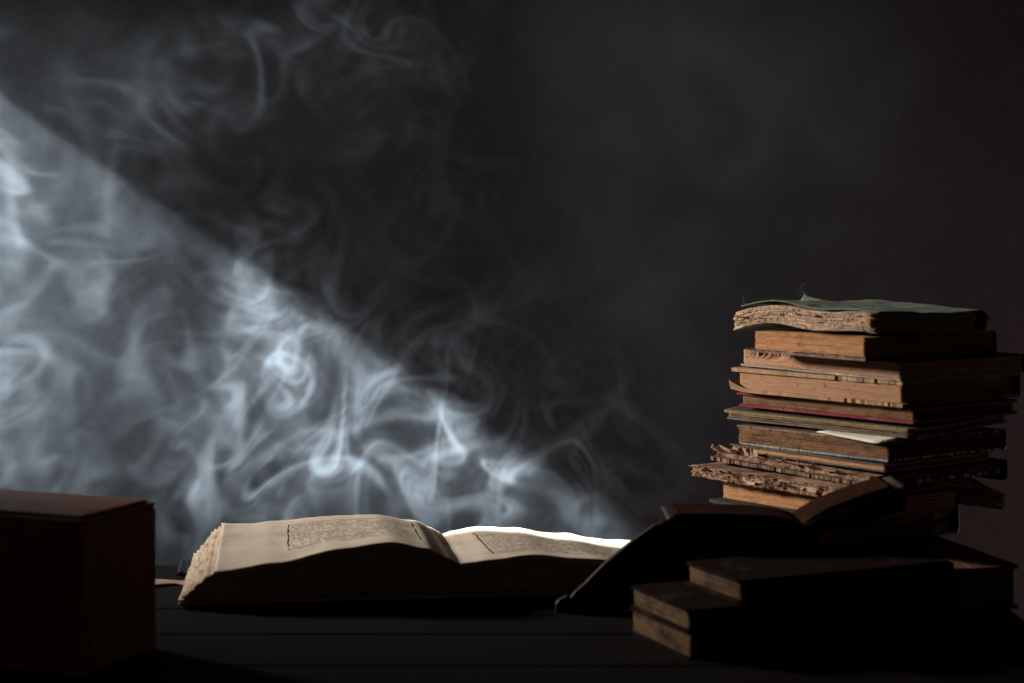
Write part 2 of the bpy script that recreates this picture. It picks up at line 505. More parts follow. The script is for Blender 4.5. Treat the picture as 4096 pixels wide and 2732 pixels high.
def droop(x, y, z):
    q = min(1.0, max(0.0, (x - 0.13) / 0.132))
    return (x, y, z - 0.030 * q ** 2.2 + 0.007 * math.sin(min(1, q * 1.4) * math.pi) * (1 if y < 0.15 else max(0, 1 - (y - 0.15) / 0.05)) - 0.004 * q * q * max(0, (0.1215 - z) / 0.013))
b = pile_book(0.366, 0, 'ragged thick bundle of crumbling brown leaves with frayed fore edge and drooping end', 0.25, 0.2, -2, Y=1.94)
block(b, M['paper_ragged'], W=0.262, L=0.272, z0=0.1085, z1=0.1215, n=9, seed=31, amp=0.0065, hf=0.0016, wav=0.0024, r=0.010, nl=150, setback=0.004, gap=0.3, freq=75, warp=tilt(0, -0.012, droop))
for i, (a, c, h, ln, dn) in enumerate([(0.02, 0.045, 0.010, 0.5, True), (0.05, 0.09, 0.008, 0.2, True), (0.10, 0.13, 0.009, 0.4, False), (0.135, 0.175, 0.007, 0.3, True),
                                       (0.19, 0.225, 0.006, 0.1, True), (0.235, 0.27, 0.007, 0.2, False), (0.07, 0.10, 0.007, 0.0, False)]):
    flap(b, M['paper_leaf'] if i % 2 else M['paper_ragged'], a, c, 0.003, 0.1155 + 0.002 * (i % 3) - 0.012 * a, h, ln, 300 + i * 7, 0.8, down=dn)

b = pile_book(0.392, 0, 'tattered book with dark crumbling board and torn leaves curling up at its left end', 0.25, 0.2, -2, Y=1.945)
wf = tilt(0, 0.006)
board(b, M['board_rust'], 0.222, 0.276, 0.1225, 0.1268, 21, amp=0.006, hf=0.0015, wav=0.0012, r=0.012, nl=140, warp=wf, freq=70)
block(b, M['paper_ragged'], W=0.215, L=0.268, z0=0.1272, z1=0.1345, n=6, seed=22, amp=0.005, hf=0.0010, wav=0.0012, r=0.010, nl=130, setback=0.003, gap=0.25, warp=wf, x0=0.001)
spine(b, M['cloth_black'], 0.212, 0.06, 0.114, 0.1385, 0.009, seed=24)
for i, (a, c, h, ln) in enumerate([(0.222, 0.267, 0.013, 0.60), (0.186, 0.214, 0.013, 0.85), (0.150, 0.198, 0.011, 0.35), (0.112, 0.152, 0.010, 0.15), (0.078, 0.118, 0.011, 0.50), (0.015, 0.075, 0.008, 0.0)]):
    flap(b, M['paper_leaf'], a, c, 0.0035, 0.1345 + 0.006 * a, h, ln, 200 + i * 11, 0.30, curl=0.25)

b = pile_book(0.4085, 0, 'thin book with glossy black covers and plain golden page edges', 0.2, 0.2, 0.5)
wf = tilt(0, -0.006)
block(b, M['paper_gold'], W=0.178, L=0.243, z0=0.1408, z1=0.1462, n=7, seed=11, amp=0.0003, hf=0.0001, setback=0.0003, x0=0.0022, y0=0.002, warp=wf)
board(b, M['board_black'], 0.183, 0.247, 0.1392, 0.1406, 12, amp=0.0003, warp=wf)
board(b, M['board_black'], 0.183, 0.247, 0.1464, 0.1479, 13, amp=0.0003, warp=wf)

b = pile_book(0.4118, 0, 'brown coverless book with dark splitting page edges beneath the white sheet', 0.2, 0.2, -1.4)
wf = tilt(0, -0.022)
block(b, M['paper_brown'], W=0.190, L=0.246, z0=0.1535, z1=0.1712, n=15, seed=1, amp=0.0018, hf=0.0006, wav=0.0007, setback=0.0016, warp=wf, gap=0.22)
board(b, M['board_grey'], 0.191, 0.246, 0.1505, 0.1530, 2, amp=0.003, hf=0.001, wav=0.0006, warp=wf)
board(b, M['board_rust'], 0.186, 0.247, 0.1715, 0.1740, 3, amp=0.0025, hf=0.001, wav=0.0006, x0=-0.001, warp=wf)
spine(b, M['board_black'], 0.190, 0.244, 0.1510, 0.1738, 0.004, seed=4)

# white sheet between
sh = empty('paper_sheet', (0.4115, 1.95, 0), RZ)
tag(sh, 'clean white paper sheet poking out between two dark books', 'paper')
def shf(u, v):
    y = 0.003 + 0.105 * u
    x = -0.0005 + 0.10 * v - 0.012 * (1 - abs(u - 0.02) / 0.98) * (1 - v) * (1 if u > 0.03 else 0.5)
    return (x, y, 0.1760 - 0.020 * y - 0.0045 * (1 - v) ** 6 * (1 - u))
sheet_grid('leaf', shf, 16, 12, 0.0003, M['paper_white'], sh)

b = pile_book(0.4360, 0, 'thin black notebook with olive cloth edging that sags open at the right', 0.25, 0.2, 1.5)
def arch(x, y, z):
    return (x, y, z + 0.0045 * math.sin(math.pi * min(1, max(0, (x) / 0.17))) * (y / 0.25) + 0.010 * max(0, (0.09 - y) / 0.09) * max(0.0, (x - 0.05) / 0.12) * 0.6)
wf = tilt(0, -0.012, arch)
block(b, M['paper_dim'], W=0.171, L=0.286, z0=0.1790, z1=0.1842, n=5, seed=71, amp=0.002, wav=0.0012, gap=0.3, setback=0.003, warp=wf, r=0.008)
board(b, M['board_dark'], 0.176, 0.290, 0.1765, 0.1785, 72, warp=wf, r=0.008, amp=0.001)
board(b, M['cloth_olive'], 0.178, 0.294, 0.1845, 0.1868, 73, warp=wf, r=0.008, amp=0.0008)
board(b, M['board_dark'], 0.171, 0.284, 0.18695, 0.1874, 74, name='cover_facing', warp=wf, r=0.007, x0=0.0035, y0=0.004, amp=0.0006)

b = pile_book(0.4400, 0, 'thin book bound in frayed red cloth', 0.25, 0.2, 1.0)
wf = tilt(0, -0.008)
block(b, M['paper_brown'], W=0.176, L=0.268, z0=0.1952, z1=0.2052, n=9, seed=81, amp=0.0010, wav=0.0006, setback=0.0014, x0=0.003, y0=0.003, warp=wf)
board(b, M['cloth_red'], 0.182, 0.273, 0.1918, 0.1948, 82, warp=wf, amp=0.0012, hf=0.0008)
board(b, M['cloth_red'], 0.182, 0.278, 0.2056, 0.2082, 83, warp=wf, amp=0.0012, hf=0.0008)
for i in range(9):
    yy = [0.262, 0.18, 0.17, 0.16, 0.115, 0.105, 0.10, 0.274, 0.07][i]
    thread(b, M['cloth_red'], (-0.001, yy, 0.1930 - 0.008 * yy if i != 7 else 0.2055), (-0.8, rng.uniform(-1, 0.4), -0.25), rng.uniform(0.008, 0.020), 500 + i, 0.0003, 0.8)

def chew(seed, y_a, y_b, depth):
    def f(x, y, t):
        if y_a < y < y_b and x < 0.03:
            k = 1.0 * nz(y * 48, seed) + 0.5 * nz(y * 150, seed, 2) + 0.3 * nz(y * 640, seed, t * 3)
            return depth * max(0.0, min(1.0, 0.42 + 0.9 * k))
        return 0.0012 * max(0, nz(y * 90, seed))
    return f
b = pile_book(0.4280, 0, 'stout book with pale gnawed boards and a curled corner at its left end', 0.25, 0.2, 1.4)
def curlc(x, y, z):
    q = max(0.0, (y - 0.235) / 0.033)
    low = max(0.0, 1 - abs(z - 0.2125) / 0.006)
    return (x - 0.005 * q * q * low, y, z + 0.011 * q * q * low)
wf = tilt(0, -0.007)
block(b, M['paper_smooth'], W=0.197, L=0.254, z0=0.2145, z1=0.2340, n=24, seed=91, amp=0.0006, hf=0.0002, wav=0.0006, setback=0.0007, x0=0.0035, y0=0.004, r=0.005, warp=wf, gap=0.10)
board(b, M['board_pale'], 0.205, 0.268, 0.2098, 0.2142, 92, off=chew(5, 0.012, 0.085, 0.0034), nl=170, warp=tilt(0, -0.006, curlc), amp=0.0012, wav=0.0004)
board(b, M['board_pale'], 0.205, 0.268, 0.2343, 0.2388, 93, off=chew(8, 0.006, 0.10, 0.0026), nl=170, warp=wf, amp=0.0012)
spine(b, M['board_dark'], 0.203, 0.266, 0.2100, 0.2385, 0.004, seed=95)

def notch(x, y, t):
    if x > 0.02: return 0.0
    q = math.exp(-((y - 0.203) / 0.036) ** 4)
    rise = max(0.0, min(1.0, (t - 0.42 - 0.25 * nz(y * 30, 4.0)) / 0.3))
    return q * rise * (0.0085 + 0.0040 * nz(y * 190, 1.0) + 0.0025 * nz(y * 470, 2.0))
b = pile_book(0.4262, 0, 'tan book whose fore edge is gnawed into a hollow beneath a thin worn cover', 0.25, 0.2, -1.6)
block(b, M['paper_smooth'], W=0.203, L=0.260, z0=0.2415, z1=0.2585, n=24, seed=101, amp=0.0006, hf=0.0002, wav=0.0006, setback=0.0007, nl=170, r=0.006, off=notch, gap=0.10)
board(b, M['board_grey'], 0.206, 0.263, 0.2391, 0.2412, 102, amp=0.0009, x0=-0.0008, warp=None)
board(b, M['cloth_black'], 0.203, 0.258, 0.2587, 0.2604, 103, amp=0.002, hf=0.0008, off=lambda x, y, t: 0.006 * math.exp(-((y - 0.203) / 0.04) ** 4) if x < 0.02 else 0, x0=0.0008)
spine(b, M['board_dark'], 0.203, 0.260, 0.2393, 0.2602, 0.005, seed=105)

b = pile_book(0.3860, 0, 'small thick book with bare golden page edges under the green one', 0.25, 0.2, -1.0)
wf = tilt(0, 0.010)
block(b, M['paper_gold'], W=0.214, L=0.178, z0=0.2665, z1=0.2868, n=21, seed=111, amp=0.0012, hf=0.0004, wav=0.0010, setback=0.0013, warp=tilt(0, -0.012), gap=0.12)
block(b, M['paper_ragged'], W=0.214, L=0.175, z0=0.2618, z1=0.2663, n=4, seed=112, amp=0.003, hf=0.0012, wav=0.0011, setback=0.002, warp=tilt(0, -0.008), gap=0.3, name='loose_leaves', x0=0.001)
board(b, M['leather_brown'], 0.216, 0.178, 0.2608, 0.2617, 113, amp=0.002)
spine(b, M['leather_brown'], 0.212, 0.176, 0.2612, 0.2866, 0.006, seed=114)

# green cloth volume on top
b = pile_book(0.3960, 0, 'floppy green cloth bound volume with wavy frayed pages on top of the pile', 0.25, 0.2, -1.5)
GW, GL = 0.180, 0.240
def gz(x, y):
    """sag of the top volume: hangs over at the left end, wavy along its fore edge"""
    e = max(0.0, (y - 0.150) / 0.08)
    return -0.010 * e * e * 0.75 + 0.0022 * math.sin(y * 44 + 0.7) * max(0, 1 - x / 0.09) + 0.0015 * math.sin(x * 30 + 1.0) + 0.003 * min(1, y / 0.15)
def gwarp(x, y, z):
    return (x, y, z + gz(x, y))
block(b, M['paper_grey'], W=GW - 0.006, L=GL, z0=0.2893, z1=0.3100, n=17, seed=121, amp=0.0034, hf=0.0009, wav=0.0021, r=0.013, nl=140, setback=0.0028, gap=0.26,
      warp=gwarp, off=lambda x, y, t: 0.006 * max(0, t - 0.45) * (1 if x < 0.02 or y > 0.2 else 0) + (0.004 * max(0, 0.25 - t) if y > 0.2 else 0))
flap(b, M['paper_leaf'], 0.205, 0.228, 0.003, 0.300, 0.006, -0.3, 611, 0.5)
flap(b, M['paper_leaf'], 0.145, 0.175, 0.004, 0.3065, 0.007, -0.1, 622, 0.6)
flap(b, M['paper_leaf'], 0.085, 0.125, 0.003, 0.3070, 0.006, 0.0, 633, 0.6)
def gcover(u, v):
    x = 0.008 + (GW + 0.001) * u; y = 0.000 + (GL - 0.016 + 0.010 * u) * v
    x += 0.0022 * fb(y * 70, 3.0) * (1 - u) ** 4 - 0.002 * (1 - u) * math.sin(v * 3.1)
    y += (0.0075 * fb(x * 60, 8.0) + 0.0022 * nz(x * 420, 3)) * (v ** 8)
    x += 0.0022 * nz(y * 300, 6.0) * (1 - u) ** 8
    z = 0.3118 + 0.022 * y + gz(x, y) + 0.0026 * fb(x * 34, y * 34, 2.0) + 0.0016 * fb(x * 80, y * 50, 4.0) * v ** 4
    z += 0.013 * math.exp(-((x - 0.118) / 0.008) ** 2) * max(0, (v - 0.72) / 0.28) ** 2
    z += 0.0035 * math.exp(-((x - 0.088) / 0.016) ** 2) * max(0, (v - 0.6) / 0.4) ** 2
    if u > 0.93: z -= 0.012 * ((u - 0.93) / 0.07) ** 1.6
    return (x, y, z)
sheet_grid('cloth_cover', gcover, 60, 60, 0.0011, M['cloth_green'], b)
board(b, M['cloth_green'], GW - 0.006, GL - 0.012, 0.2882, 0.2890, 124, amp=0.002, warp=gwarp, x0=0.003, nl=60)
spine(b, M['cloth_green'], GW - 0.004, GL, 0.2885, 0.3040, 0.008, seed=125)
for i in range(60):
    v = 1.0 if i < 50 else rng.uniform(0.75, 1)
    u = rng.choice([rng.uniform(0.02, 0.35), rng.uniform(0.5, 0.72), rng.uniform(0.58, 0.68)]) if i < 50 else 0.01
    p = gcover(u, v)
    thread(b, M['cloth_green'], (p[0], p[1], p[2] - 0.0003), (rng.uniform(-0.6, 0.3), rng.uniform(-0.2, 1), rng.uniform(0.2, 1.2)), rng.uniform(0.003, 0.008) if i % 9 else 0.020, 700 + i, 0.00028, 0.9)
tube('loose_thread', [(GW + 0.006, 0.012, 0.302), (GW + 0.009, 0.010, 0.296), (GW + 0.011, 0.009, 0.290)], 0.0012, M['cloth_green'], b)

# ------------------------------------------------------------------ three books in the dark foreground
FRZ = math.atan2(0.40, 0.917)
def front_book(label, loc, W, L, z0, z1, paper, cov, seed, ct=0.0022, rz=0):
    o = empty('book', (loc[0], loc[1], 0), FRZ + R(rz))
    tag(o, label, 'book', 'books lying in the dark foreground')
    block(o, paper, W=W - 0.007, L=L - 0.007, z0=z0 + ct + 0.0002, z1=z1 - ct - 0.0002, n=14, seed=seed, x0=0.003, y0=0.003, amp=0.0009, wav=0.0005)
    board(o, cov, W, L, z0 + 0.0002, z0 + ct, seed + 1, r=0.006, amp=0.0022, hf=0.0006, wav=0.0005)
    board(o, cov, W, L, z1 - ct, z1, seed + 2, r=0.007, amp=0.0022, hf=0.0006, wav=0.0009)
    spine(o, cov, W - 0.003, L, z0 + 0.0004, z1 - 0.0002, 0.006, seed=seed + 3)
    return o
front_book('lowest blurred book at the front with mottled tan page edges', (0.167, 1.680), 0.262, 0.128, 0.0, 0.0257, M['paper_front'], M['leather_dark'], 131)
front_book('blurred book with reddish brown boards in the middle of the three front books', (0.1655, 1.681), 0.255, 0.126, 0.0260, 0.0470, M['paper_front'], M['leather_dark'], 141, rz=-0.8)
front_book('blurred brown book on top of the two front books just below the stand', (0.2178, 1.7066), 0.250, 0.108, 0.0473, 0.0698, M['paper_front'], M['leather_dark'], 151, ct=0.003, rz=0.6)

# ------------------------------------------------------------------ book stand with a small open book
def extrude_xz(name, prof, y0, y1, mat, parent, bev=0.0012):
    V, F = [], []
    n = len(prof)
    cx = sum(p[0] for p in prof) / n; cz = sum(p[1] for p in prof) / n
    lay = [(y0, 1 - bev / 0.06), (y0 + bev, 1), (y1 - bev, 1), (y1, 1 - bev / 0.06)]
    for y, s in lay:
        for (x, z) in prof:
            V.append((cx + (x - cx) * s, y, cz + (z - cz) * s))
    for k in range(3):
        for i in range(n):
            j = (i + 1) % n
            F.append((k * n + i, k * n + j, (k + 1) * n + j, (k + 1) * n + i))
    F.append(tuple(range(n))[::-1]); F.append(tuple(range(3 * n, 4 * n)))
    return mesh_obj(name, V, F, mat, parent)

st = empty('book_stand', (0.19, 1.91, 0))
tag(st, 'dark wooden book stand with splayed scalloped legs and a sloping rest', 'book stand')
ox, oy = 0.19, 1.91
legp = [(0.0457, 0.0003), (0.0457, 0.0092), (0.0494, 0.0130), (0.0578, 0.0171), (0.0615, 0.0157), (0.0671, 0.0222), (0.0763, 0.0301), (0.0963, 0.0505),
        (0.1274, 0.0761), (0.1506, 0.0928), (0.1645, 0.0965), (0.1960, 0.0905), (0.1900, 0.0780), (0.1600, 0.0520), (0.1300, 0.0230), (0.1150, 0.0003)]
extrude_xz('leg', [(x - ox, z) for x, z in legp], 1.885 - oy, 1.897 - oy, M['stand_wood'], st)
legr = [(0.262, 0.0003), (0.262, 0.012), (0.272, 0.072), (0.300, 0.0815), (0.330, 0.088), (0.330, 0.060), (0.325, 0.012), (0.325, 0.0003)]
extrude_xz('leg', [(x - ox, z) for x, z in legr], 1.907 - oy, 1.943 - oy, M['stand_wood'], st)
extrude_xz('back_board', [(0.125 - ox, 0.0004), (0.125 - ox, 0.055), (0.168 - ox, 0.0875), (0.20 - ox, 0.0860), (0.328 - ox, 0.0800), (0.328 - ox, 0.0004)], 1.9300 - oy, 1.9420 - oy, M['stand_wood'], st)
bedl = [(0.1590, 0.0965), (0.1560, 0.0985), (0.1640, 0.1000), (0.2400, 0.0945), (0.3010, 0.0890), (0.3010, 0.0815), (0.2400, 0.0840), (0.1900, 0.0890)]
extrude_xz('rest', [(x - ox, z + 0.0012) for x, z in bedl], 1.866 - oy, 1.9435 - oy, M['stand_wood'], st)
bedr = [(0.3025, 0.0825), (0.3025, 0.0895), (0.3600, 0.1070), (0.4080, 0.1250), (0.4150, 0.1225), (0.4140, 0.1120), (0.3600, 0.0950)]
extrude_xz('rest', [(x - ox, z) for x, z in bedr], 1.866 - oy, 1.9435 - oy, M['stand_wood'], st)

sb = empty('book', (0.303, 1.905, 0.0995))
tag(sb, 'small open book with reddish brown pages lying on the dark stand', 'book')
def small_half(side, lev, ya, yb_, name, mat, th, ext):
    """lev 0..1 from cover to top leaf; side -1 left, +1 right"""
    def fn(u, v):
        w = (0.135 if side < 0 else 0.098) * ext
        x = side * w * u
        if side < 0:
            z = -0.004 * (1 - u) + 0.010 * u ** 0.7 * 0.0 + 0.0078 * (1 - math.exp(-u * 7)) * lev + 0.0025 * u * (1 - lev) - 0.0015 * u * u * lev + 0.0008
            z += 0.004 * u * (1 - lev) * 0
        else:
            slope = 0.345
            z = slope * w * u + 0.0070 * (1 - math.exp(-u * 6)) * lev - 0.004 * (1 - u) ** 3 - 0.002 * u * u * lev - 0.0015
        y = ya + (yb_ - ya) * v
        return (x, y, z + 0.0004 * nz(u * 5, v * 4, lev * 9) + 0.0008)
    f2 = fn if side > 0 else (lambda u, v: fn(1 - u, v))
    return sheet_grid(name, f2, 24, 8, th, mat, sb)
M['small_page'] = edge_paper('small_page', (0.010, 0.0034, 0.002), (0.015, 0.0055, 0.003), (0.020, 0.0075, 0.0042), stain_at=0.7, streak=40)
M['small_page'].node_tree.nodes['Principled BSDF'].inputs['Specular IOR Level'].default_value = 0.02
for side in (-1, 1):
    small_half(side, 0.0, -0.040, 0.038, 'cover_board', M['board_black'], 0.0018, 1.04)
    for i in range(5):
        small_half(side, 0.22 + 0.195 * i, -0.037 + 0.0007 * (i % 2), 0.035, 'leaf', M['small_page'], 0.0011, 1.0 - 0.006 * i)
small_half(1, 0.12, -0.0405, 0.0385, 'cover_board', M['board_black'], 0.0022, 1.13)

# ------------------------------------------------------------------ wooden box at the left
bx = empty('wooden_box', (-0.390, 1.615, 0), math.atan2(-0.382, 0.924))
tag(bx, 'reddish brown wooden box with a flat lid, blurred at the left', 'box')
# local x runs right along the front face to 0, local y runs back
BW, BD, BH = 0.215, 0.120, 0.1425
def chamfer_box(name, x0, x1, y0, y1, z0, z1, mat, parent, bv=0.0015):
    V, F = [], []
    def ring(ins, z):
        i0 = len(V)
        for (x, y) in ((x0 + ins + bv, y0 + ins), (x1 - ins - bv, y0 + ins), (x1 - ins, y0 + ins + bv), (x1 - ins, y1 - ins - bv), (x1 - ins - bv, y1 - ins), (x0 + ins + bv, y1 - ins), (x0 + ins, y1 - ins - bv), (x0 + ins, y0 + ins + bv)):
            V.append((x, y, z))
        return list(range(i0, i0 + 8))
    rs = [ring(bv, z0), ring(0, z0 + bv), ring(0, z1 - bv), ring(bv, z1)]
    for a, b2 in zip(rs, rs[1:]):
        for k in range(8):
            k2 = (k + 1) % 8
            F.append((a[k], a[k2], b2[k2], b2[k]))
    F.append(tuple(rs[0][::-1])); F.append(tuple(rs[3]))
    return mesh_obj(name, V, F, mat, parent)
chamfer_box('body', -BW, 0, 0, BD, 0.0005, BH - 0.0048, M['box_wood'], bx)
lid = chamfer_box('lid', -BW, 0, 0, BD, BH - 0.0045, BH, M['box_wood'], bx)
chamfer_box('lid_panel', -BW + 0.006, -0.006, 0.006, BD - 0.006, BH + 0.0002, BH + 0.0030, M['box_wood'], lid, 0.001)

# ------------------------------------------------------------------ the big open book
OB = empty('open_book', (-0.0572, 1.9416, 0), R(7))
tag(OB, 'large open old book with rippled printed pages and stepped ragged leaves at the left', 'book')
BD_ = 0.234
def lerp(pts, x):
    for (x0, y0), (x1, y1) in zip(pts, pts[1:]):
        if x <= x1:
            t = (x - x0) / (x1 - x0); t = t * t * (3 - 2 * t) * 0.6 + t * 0.4
            return y0 + (y1 - y0) * t
    return pts[-1][1]
LF = [(0, .0415), (.05, .048), (.13, .059), (.28, .0665), (.5, .0595), (.75, .0465), (1, .0385)]
LB = [(0, .034), (.05, .041), (.13, .051), (.30, .0590), (.5, .0580), (.75, .0535), (1, .0505)]
RF = [(0, .0405), (.05, .0415), (.15, .0445), (.32, .0485), (.55, .043), (.8, .0355), (1, .030)]
RB = [(0, .033), (.05, .0365), (.15, .0412), (.32, .0395), (.55, .0315), (.8, .0225), (1, .018)]
def top_h(side, u, v):
    F_, B_ = (LF, LB) if side < 0 else (RF, RB)
    a = lerp(F_, u); b2 = lerp(B_, u)
    return a + (b2 - a) * v
def text_mat(side):
    m, nt, b = new_mat('printed_page')
    uvn = N(nt, 'ShaderNodeUVMap'); uvn.uv_map = 'page'
    sep = N(nt, 'ShaderNodeSeparateXYZ'); nt.links.new(uvn.outputs[0], sep.inputs[0])
    def mth(op, a, b2=None, c=None):
        n = N(nt, 'ShaderNodeMath', operation=op)
        for i, v in enumerate((a, b2, c)):
            if v is None: continue
            if isinstance(v, (int, float)): n.inputs[i].default_value = v
            else: nt.links.new(v, n.inputs[i])
        return n.outputs[0]
    wv = noise_t(nt, uvn.outputs[0], 9, 3, 0.6)
    wob = mth('MULTIPLY', mth('SUBTRACT', wv, 0.5), 0.030)
    U = mth('ADD', sep.outputs[0], wob); Vv = mth('ADD', sep.outputs[1], mth('MULTIPLY', wob, 0.6))
    u0, u1, v0, v1 = (0.145, 0.70, 0.20, 0.86) if side < 0 else (0.15, 0.80, 0.13, 0.80)
    if side > 0:   # the ruled line of the right page leans
        Uf = mth('ADD', U, mth('MULTIPLY', mth('SUBTRACT', Vv, 0.5), 0.05))
    else:
        Uf = U
    def band(x, lo, hi): return mth('MULTIPLY', mth('GREATER_THAN', x, lo), mth('LESS_THAN', x, hi))
    inside = mth('MULTIPLY', band(Uf, u0 + 0.012, u1 - 0.012), band(Vv, v0 + 0.02, v1 - 0.025))
    rows = 21.0
    rv = mth('MULTIPLY', Vv, rows); fr = mth('FRACT', rv); rid = mth('FLOOR', rv)
    cmb = N(nt, 'ShaderNodeCombineXYZ')
    nt.links.new(mth('MULTIPLY', Uf, 110.0), cmb.inputs[0]); nt.links.new(mth('MULTIPLY', rid, 7.3), cmb.inputs[1]); nt.links.new(mth('MULTIPLY', fr, 1.6), cmb.inputs[2])
    ltr = noise_t(nt, cmb.outputs[0], 1.0, 2, 0.7)
    cm2 = N(nt, 'ShaderNodeCombineXYZ')
    nt.links.new(mth('MULTIPLY', Uf, 22.0), cm2.inputs[0]); nt.links.new(mth('MULTIPLY', rid, 3.1), cm2.inputs[1])
    wrd = noise_t(nt, cm2.outputs[0], 1.0, 1, 0.5)
    glyph = mth('MULTIPLY', mth('GREATER_THAN', ltr, 0.46), mth('GREATER_THAN', wrd, 0.36))
    text = mth('MULTIPLY', mth('MULTIPLY', glyph, band(fr, 0.22, 0.74)), inside)
    fade = noise_t(nt, uvn.outputs[0], 14, 3, 0.6)
    text = mth('MULTIPLY', text, mth('MULTIPLY_ADD', fade, 0.7, 0.45))
    lw = noise_t(nt, uvn.outputs[0], 22, 2, 0.5)
    thick = mth('MULTIPLY_ADD', lw, 0.006, 0.0012)
    def line(x, at, wd): return mth('LESS_THAN', mth('ABSOLUTE', mth('SUBTRACT', x, at)), wd)
    vspan = band(Vv, v0 + 0.04, v1); uspan = band(Uf, u0, u1)
    brk = mth('GREATER_THAN', lw, 0.36)
    fl = mth('MULTIPLY', mth('MAXIMUM', line(Uf, u0, thick), line(Uf, u1, thick)), mth('MULTIPLY', vspan, brk))
    ft = mth('MULTIPLY', line(Vv, v1, 0.005), uspan)
    ink = mth('MAXIMUM', fl, mth('MULTIPLY', ft, 0.8))
    tc = coords(nt)
    s = noise_t(nt, tc, 18, 6, 0.65); s2 = noise_t(nt, tc, 260, 4, 0.6)
    c = ramp(nt, s, [(0.28, (0.31, 0.255, 0.20)), (0.5, (0.43, 0.365, 0.30)), (0.72, (0.48, 0.42, 0.35))])
    fox = ramp(nt, s2, [(0.66, (0, 0, 0)), (0.78, (0.5, 0.5, 0.5))])
    c = mixc(nt, fox, c, (0.22, 0.13, 0.07))
    c = mixc(nt, text, c, (0.055, 0.032, 0.020)); c = mixc(nt, ink, c, (0.012, 0.012, 0.014))
    nt.links.new(c, b.inputs['Base Color'])
    b.inputs['Roughness'].default_value = 0.9; b.inputs['Specular IOR Level'].default_value = 0.15
    cr = noise_t(nt, coords(nt, (1, 3, 1)), 24, 5, 0.65)
    p = bump(nt, cr, 0.35, 0.004, b); bump(nt, s2, 0.25, 0.0006, b, p)
    return m
M['print_l'] = text_mat(-1); M['print_r'] = text_mat(1)
M['leaf_edge'] = edge_paper('leaf_edge', (0.22, 0.165, 0.115), (0.38, 0.30, 0.225), (0.47, 0.39, 0.30), stain=(0.11, 0.07, 0.04), stain_at=0.64, streak=500)

def open_leaf(side, i, n):
    t0, t1 = i / n, (i + 1) / n
    rr = random.Random(900 + i * 13 + side)
    full = 0.304 if side < 0 else 0.262
    setb = (0.040 * (t1 ** 1.4) if side < 0 else 0.010 * t1) + rr.uniform(-0.0030, 0.0034)*(1 if i < n - 1 else 0)
    fy0 = rr.uniform(-0.0030, 0.0024); fy1 = rr.uniform(-0.002, 0.002)
    nu, nv = 64, 30
    topleaf = i == n - 1
    V, F, UV = [], [], []
    rip = 0.0004 + 0.0009 * t1 ** 2
    for lay in (1, 0):
        t = t1 if lay else t0
        for j in range(nv + 1):
            v = j / nv
            for k in range(nu + 1):
                u = k / nu
                w = full - setb - (0.0030 * fb(v * 9, i * 3.3, 1.0) + 0.0006 * nz(v * 40, i * 5.1)) * 1.6
                h = top_h(side, u, v)
                z = 0.0045 + (h - 0.0045) * t
                ed = abs(v - 0.5) * 2
                z += rip * (0.25 + (0.75 if v > 0.5 else 0.22) * ed ** 3) * (2.2 * nz(u * 6.5 + 3 * (v > 0.5), i * 0.06, side * 3.0) + 1.3 * nz(u * 15 + 7, i * 0.09, side * 5.0)) * min(1, u * 6) * 0.75
                z += 0.0009 * fb(u * 4, v * 3, 5.0 + side) * t
                if lay: z -= 0.00045 if not topleaf else 0
                y = fy0 + (BD_ + fy1 - fy0) * v + 0.0012 * fb(u * 16, i * 2.7, v * 3) * ed
                V.append((side * w * u, y, z)); UV.append((u, v))
    s = nu + 1; o = s * (nv + 1)
    def q(a, b2, c, d): F.append((a, b2, c, d) if side > 0 else (d, c, b2, a))
    for j in range(nv):
        for k in range(nu):
            a = j * s + k
            q(a, a + 1, a + s + 1, a + s); q(o + a, o + a + s, o + a + s + 1, o + a + 1)
    for k in range(nu):
        q(k, o + k, o + k + 1, k + 1); a = nv * s + k; q(a, a + 1, o + a + 1, o + a)
    for j in range(nv):
        a = j * s; q(a, a + s, o + a + s, o + a); a = j * s + nu; q(a, o + a, o + a + s, a + s)
    mat = M['leaf_edge'] if not topleaf else (M['print_l'] if side < 0 else M['print_r'])
    ob = mesh_obj('leaf', V, F, mat, OB, smooth=False, uv=UV)
    sm = np.zeros(len(ob.data.polygons), dtype=bool); sm[:2 * nu * nv] = True
    ob.data.polygons.foreach_set('use_smooth', sm)
    if topleaf:
        ob['label'] = 'printed left page with a hand ruled frame' if side < 0 else 'printed right page catching the beam at its far edge'
    return ob
for i in range(15): open_leaf(-1, i, 15)
for i in range(9): open_leaf(1, i, 9)
cb = slab('cover_board', -0.3, 0.268, 0.014, 0.241, 0.0004, 0.0042, M['cloth_blue'], OB, 0.001, 0.0006, 4, 20)
def ctear(u, v):
    return (-0.312 + 0.02 * u + 0.002 * nz(v * 6, 1), 0.150 + 0.080 * v, 0.006 + 0.007 * (0.5 + 0.5 * math.sin(v * 3.0)) * (1 - 0.5 * u) + 0.002 * nz(u * 4, v * 9))
sheet_grid('torn_cover_cloth', ctear, 8, 20, 0.004, M['cloth_blue'], OB)
for i in range(2): thread(OB, M['cloth_blue'], (-0.311, 0.155 + 0.008 * i, 0.006), (-1, -0.3, -0.1), 0.008, 840 + i, 0.0003, 0.7)

